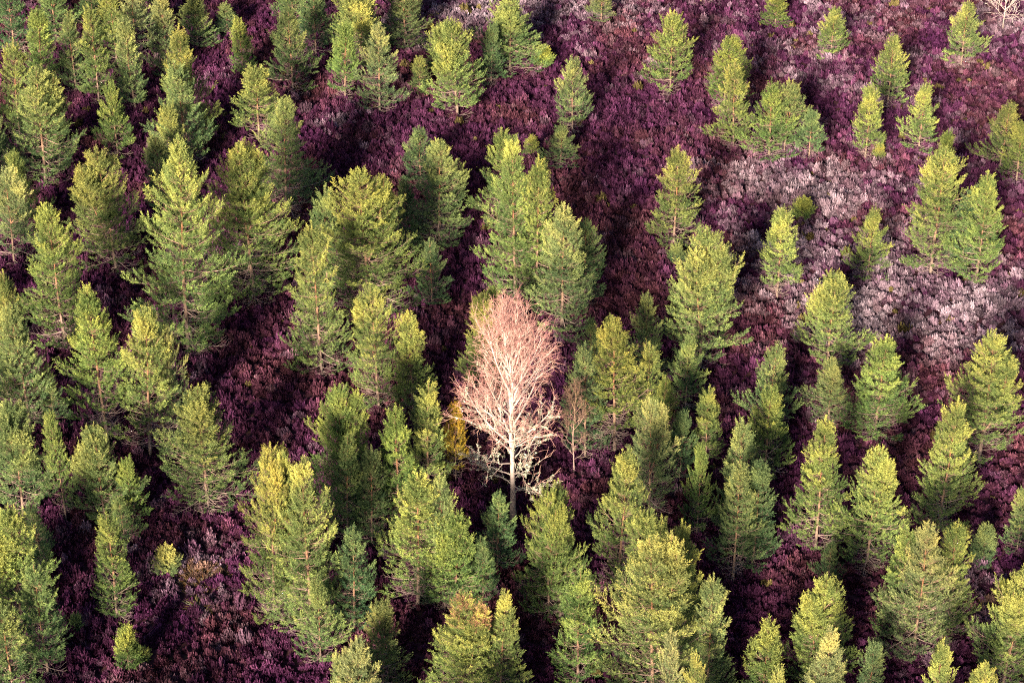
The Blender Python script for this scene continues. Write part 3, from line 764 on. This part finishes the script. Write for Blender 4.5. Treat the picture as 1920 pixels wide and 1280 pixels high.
# ------------------------------------------------------------------ birches
def make_birch(name, tx, ty, by, w, seed, label, limbs=42, bark=M_BIRCH, twig_tint=(1, 1, 1), twig_n=1.0, lichen=True, zlow=.13, group=None, up0=4, thick=1.0):
    r = np.random.default_rng(seed)
    x, y, H, ppm = stand(tx, ty, by)
    z0 = float(gz(x, y)); H -= z0
    R = w / 2 / ppm
    k = H / 13.0
    t = bpy.data.objects.new(name, None); scene.collection.objects.link(t)
    t.location = (x, y, z0); t['label'], t['category'] = label, 'birch tree'
    if group: t['group'] = group
    K = 16
    tz = np.linspace(0, 1, K)
    top = .955 * H
    trunkP = np.column_stack([np.cumsum(r.normal(0, .022, K)) * k * 1.6, np.cumsum(r.normal(0, .022, K)) * k * 1.6, tz * top])
    trunkP[:, :2] -= trunkP[0, :2]; trunkP[0, 2] = -.3
    trad = np.maximum(.155 * thick * k * (1 - tz) ** .9 * (1 + .35 * np.exp(-tz * 18)), .012)
    T = Tubes(); T.add(trunkP, trad, 9)
    V, Q, A = T.arrays()
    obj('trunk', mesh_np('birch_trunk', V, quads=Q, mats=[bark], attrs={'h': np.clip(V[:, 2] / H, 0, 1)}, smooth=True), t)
    def rprof(f):      # outline of the crown: half width at height fraction f
        return R * np.interp(f, [0, .12, .22, .4, .58, .72, .85, .95, 1.0], [.2, .72, .96, 1.0, .98, .86, .60, .34, .05])
    for i in range(limbs):
        f = zlow + (.86 - zlow) * ((i + r.random() * .7) / limbs) ** .92
        az = i * 2.39996 + r.normal(0, .25)
        e0 = math.radians(np.interp(f, [.1, .25, .4, .6, .9], [up0, 22, 44, 58, 69]) + r.normal(0, 6))
        e1 = e0 + math.radians(np.interp(f, [.1, .3, .5, .9], [26, 30, 22, 8]))
        # length so that the end meets the crown outline
        em = (e0 + e1) / 2
        L = .3
        while L < 6 * k:
            if math.cos(em) * L > rprof(min(1, f + math.sin(em) * L / H)) * r.uniform(.93, 1.0): break
            if f * H + math.sin(em) * L > .97 * H: break
            L += .08
        c = np.array([np.interp(f * H, trunkP[:, 2], trunkP[:, 0]), np.interp(f * H, trunkP[:, 2], trunkP[:, 1]), f * H])
        lt, tw = Tubes(), Tubes()
        lv = []
        low = f < .33
        KL = 9
        P = curve_pts(c, az, e0, e1, L, KL, r, .13 if low else .07)
        if low: P[1:] += r.normal(0, .05 * k, (KL - 1, 3))
        lr = max(.018, (.0165 if not low else .013) * L * (1.15 - .4 * f)) * (1.0 if k > .6 else .7)
        lt.add(P, lr * (1 - .82 * np.linspace(0, 1, KL)), 5)
        seg = np.linspace(0, 1, KL)
        def at(PP, s): return np.array([np.interp(s, np.linspace(0, 1, len(PP)), PP[:, q_]) for q_ in range(3)])
        def sprays(PP, n, s0=.3, ln=.62):
            for _ in range(int(n)):
                s = r.uniform(s0, 1)
                p = at(PP, s); d = norm(at(PP, min(1, s + .1)) - at(PP, max(0, s - .1)))
                d = norm(d * .8 + r.normal(0, .55, 3) + UP * (.18 if f > .3 else .0))
                l = ln * r.uniform(.5, 1.25) * max(k, .5)
                q1 = p + d * l * .5; q2 = q1 + norm(d + r.normal(0, .25, 3) - UP * .28) * l * .5
                tw.add(np.array([p, q1, q2]), [.006, .005, .003], 3, r.random())
                for _2 in range(2):
                    u = p + (q1 - p) * r.uniform(.4, 1)
                    tw.add(np.array([u, u + norm(d + r.normal(0, .5, 3) - UP * .15) * l * .45]), [.005, .003], 3, r.random())
        nch = int(max(4, L / (.33 * max(k, .6))))
        for j in range(nch):
            s = .18 + .80 * (j + r.random()) / nch
            p = at(P, s); d = norm(at(P, min(1, s + .08)) - at(P, max(0, s - .08)))
            perp = norm(np.cross(d, r.normal(size=3)))
            ang = math.radians(r.uniform(24, 46) if not low else r.uniform(35, 65))
            cl = ((1 - s) * .55 + .16) * L * r.uniform(.7, 1.15)
            cd_ = norm(d * math.cos(ang) + perp * math.sin(ang) + UP * .15)
            PP = curve_pts(p, math.atan2(cd_[1], cd_[0]), math.asin(np.clip(cd_[2], -1, 1)), math.asin(np.clip(cd_[2], -1, 1)) + .25, cl, 5, r, .16)
            lt.add(PP, max(.011, lr * .42 * (1.1 - s)) * (1 - .7 * np.linspace(0, 1, 5)), 4)
            for q_ in range(int(max(2, cl / .25))):
                s2 = r.uniform(.2, 1)
                p2 = at(PP, s2); dd = norm(cd_ + r.normal(0, .5, 3) + UP * .1)
                g = cl * .35 * r.uniform(.5, 1.2) + .1
                GP = np.array([p2, p2 + dd * g * .5, p2 + dd * g * .5 + norm(dd + r.normal(0, .25, 3)) * g * .5])
                tw.add(GP, [.010, .007, .005], 3, r.uniform(.6, 1))
                sprays(GP, 1.7 * twig_n * (.25 if low else 1.0), .3, .5)
            sprays(PP, 3.4 * twig_n * (.25 if low else 1.0))
            lv.append(PP)
        sprays(P, 10 * twig_n * (.3 if low else 1.0), .5)
        V, Q, A = lt.arrays()
        lo = obj('limb', mesh_np('birch_limb', V, quads=Q, mats=[bark], attrs={'h': np.clip(V[:, 2] / H, 0, 1)}), t)
        if tw.groups:
            V, Q, A = tw.arrays()
            o = obj('twig_spray', mesh_np('twig_spray', V, quads=Q, mats=[M_TWIG], attrs={'var': A}), lo, kind='stuff'); o.color = (*twig_tint, 1)
        if lichen and f < .42:
            pts = np.concatenate([np.array([at(PP, r.random()) for _ in range(5)]) for PP in lv + [P, P]])
            n = len(pts); m_ = 6
            B = np.repeat(pts, m_, 0) + r.normal(0, .035, (n * m_, 3))
            E1, E2 = r.normal(0, .04, (n * m_, 3)), r.normal(0, .04, (n * m_, 3))
            V = np.stack([B, B + E1, B + E2], 1).reshape(-1, 3)
            obj('lichen', mesh_np('lichen', V, tris=np.arange(len(V)).reshape(-1, 3), mats=[M_LICHEN], attrs={'var': np.repeat(r.random(n * m_), 3)}), lo, kind='stuff')
    return t

make_birch('birch_tree', 965, 574, 974, 196, 3, 'large leafless silver birch glowing pink-white in the middle of the pines')
make_birch('birch_tree', 1080, 712, 885, 62, 8, 'small brownish leafless birch against the right side of the large birch', limbs=20, bark=M_BRANCH, twig_tint=(.42, .48, .42), twig_n=.6, lichen=False, up0=30, thick=.55)
make_birch('birch_tree', 1893, -45, 58, 92, 9, 'small bare whitish birch cut by the top right corner', limbs=20, twig_tint=(1.0, 1.5, 1.7), twig_n=.3, lichen=False, zlow=.2, up0=20)

# ------------------------------------------------------------------ small things in the heather
def tuft(name, px, py, n, rad, hgt, seed, tint, label, kind=None, lean=.5):
    r = np.random.default_rng(seed)
    x, y = ground_at(px, py)
    a, u = r.random(n) * 6.283, np.sqrt(r.random(n))
    b = np.stack([np.cos(a) * u * rad, np.sin(a) * u * rad, np.zeros(n)], -1)
    b[:, 2] = gz(x + b[:, 0], y + b[:, 1]) - gz(x, y)
    h = hgt * (.6 + .6 * r.random(n))
    d = norm(np.stack([np.cos(a), np.sin(a), np.zeros(n)], -1) * lean * u[:, None] + r.normal(0, .25, (n, 3)) * [1, 1, .2] + UP * .8)
    m1 = b + d * h[:, None] * .6
    m2 = m1 + norm(d + np.stack([np.cos(a), np.sin(a), -np.ones(n) * .5], -1) * lean) * h[:, None] * .5
    w = norm(np.cross(d, r.normal(size=(n, 3)))) * .018
    V = np.stack([b - w, b + w, m1 + w * .8, m1 - w * .8, m2], 1)
    base = np.arange(n)[:, None] * 5
    me = mesh_np(name, V.reshape(-1, 3), tris=base + np.array([[3, 2, 4]]), quads=base + np.array([[0, 1, 2, 3]]), mats=[M_GRASS], attrs={'var': np.repeat(r.random(n), 5)})
    o = obj(name, me, label=label, category='grass')
    o.location = (x, y, float(gz(x, y)))
    o.color = (*tint, 1)
    if kind: o['kind'] = kind
    return o
tuft('grass_tussock', 372, 1136, 420, .42, .42, 31, (.36, .5, .5), 'pale domed grass tussock in the lower left heather', lean=.9)
tuft('dry_grass', 378, 1078, 900, 1.25, .30, 32, (.30, .33, .40), 'orange dry grass patch in the lower left heather', kind='stuff')
tuft('dry_grass', 1838, 1140, 600, .9, .28, 33, (.28, .30, .36), 'orange dry grass by the bottom right corner pine', kind='stuff')

# a fallen bleached stem in the top right heather
def fallen(x0, y0, x1, y1, label, seed):
    r = np.random.default_rng(seed)
    a, b = ground_at(x0, y0), ground_at(x1, y1)
    K = 7
    s = np.linspace(0, 1, K)
    P = np.column_stack([a[0] + (b[0] - a[0]) * s, a[1] + (b[1] - a[1]) * s, np.zeros(K)])
    P[:, 2] = gz(P[:, 0], P[:, 1]) + .34
    P += r.normal(0, .04, P.shape)
    c = P[0].copy()
    T = Tubes(); T.add(P - c, np.linspace(.07, .025, K), 6)
    for j in range(7):
        i = r.integers(1, K)
        d = norm(np.append(r.normal(size=2), .5)) * r.uniform(.3, .7)
        T.add(np.array([P[i] - c, P[i] - c + d * .5, P[i] - c + d + r.normal(0, .05, 3)]), [.02, .014, .008], 4)
    V, Q, A = T.arrays()
    o = obj('fallen_branch', mesh_np('fallen_branch', V, quads=Q, mats=[M_BIRCH], attrs={'h': np.full(len(V), .8)}), label=label, category='branch')
    o.location = c
fallen(1820, 2, 1853, 18, 'bleached fallen branch in the heather at the top right', 4)
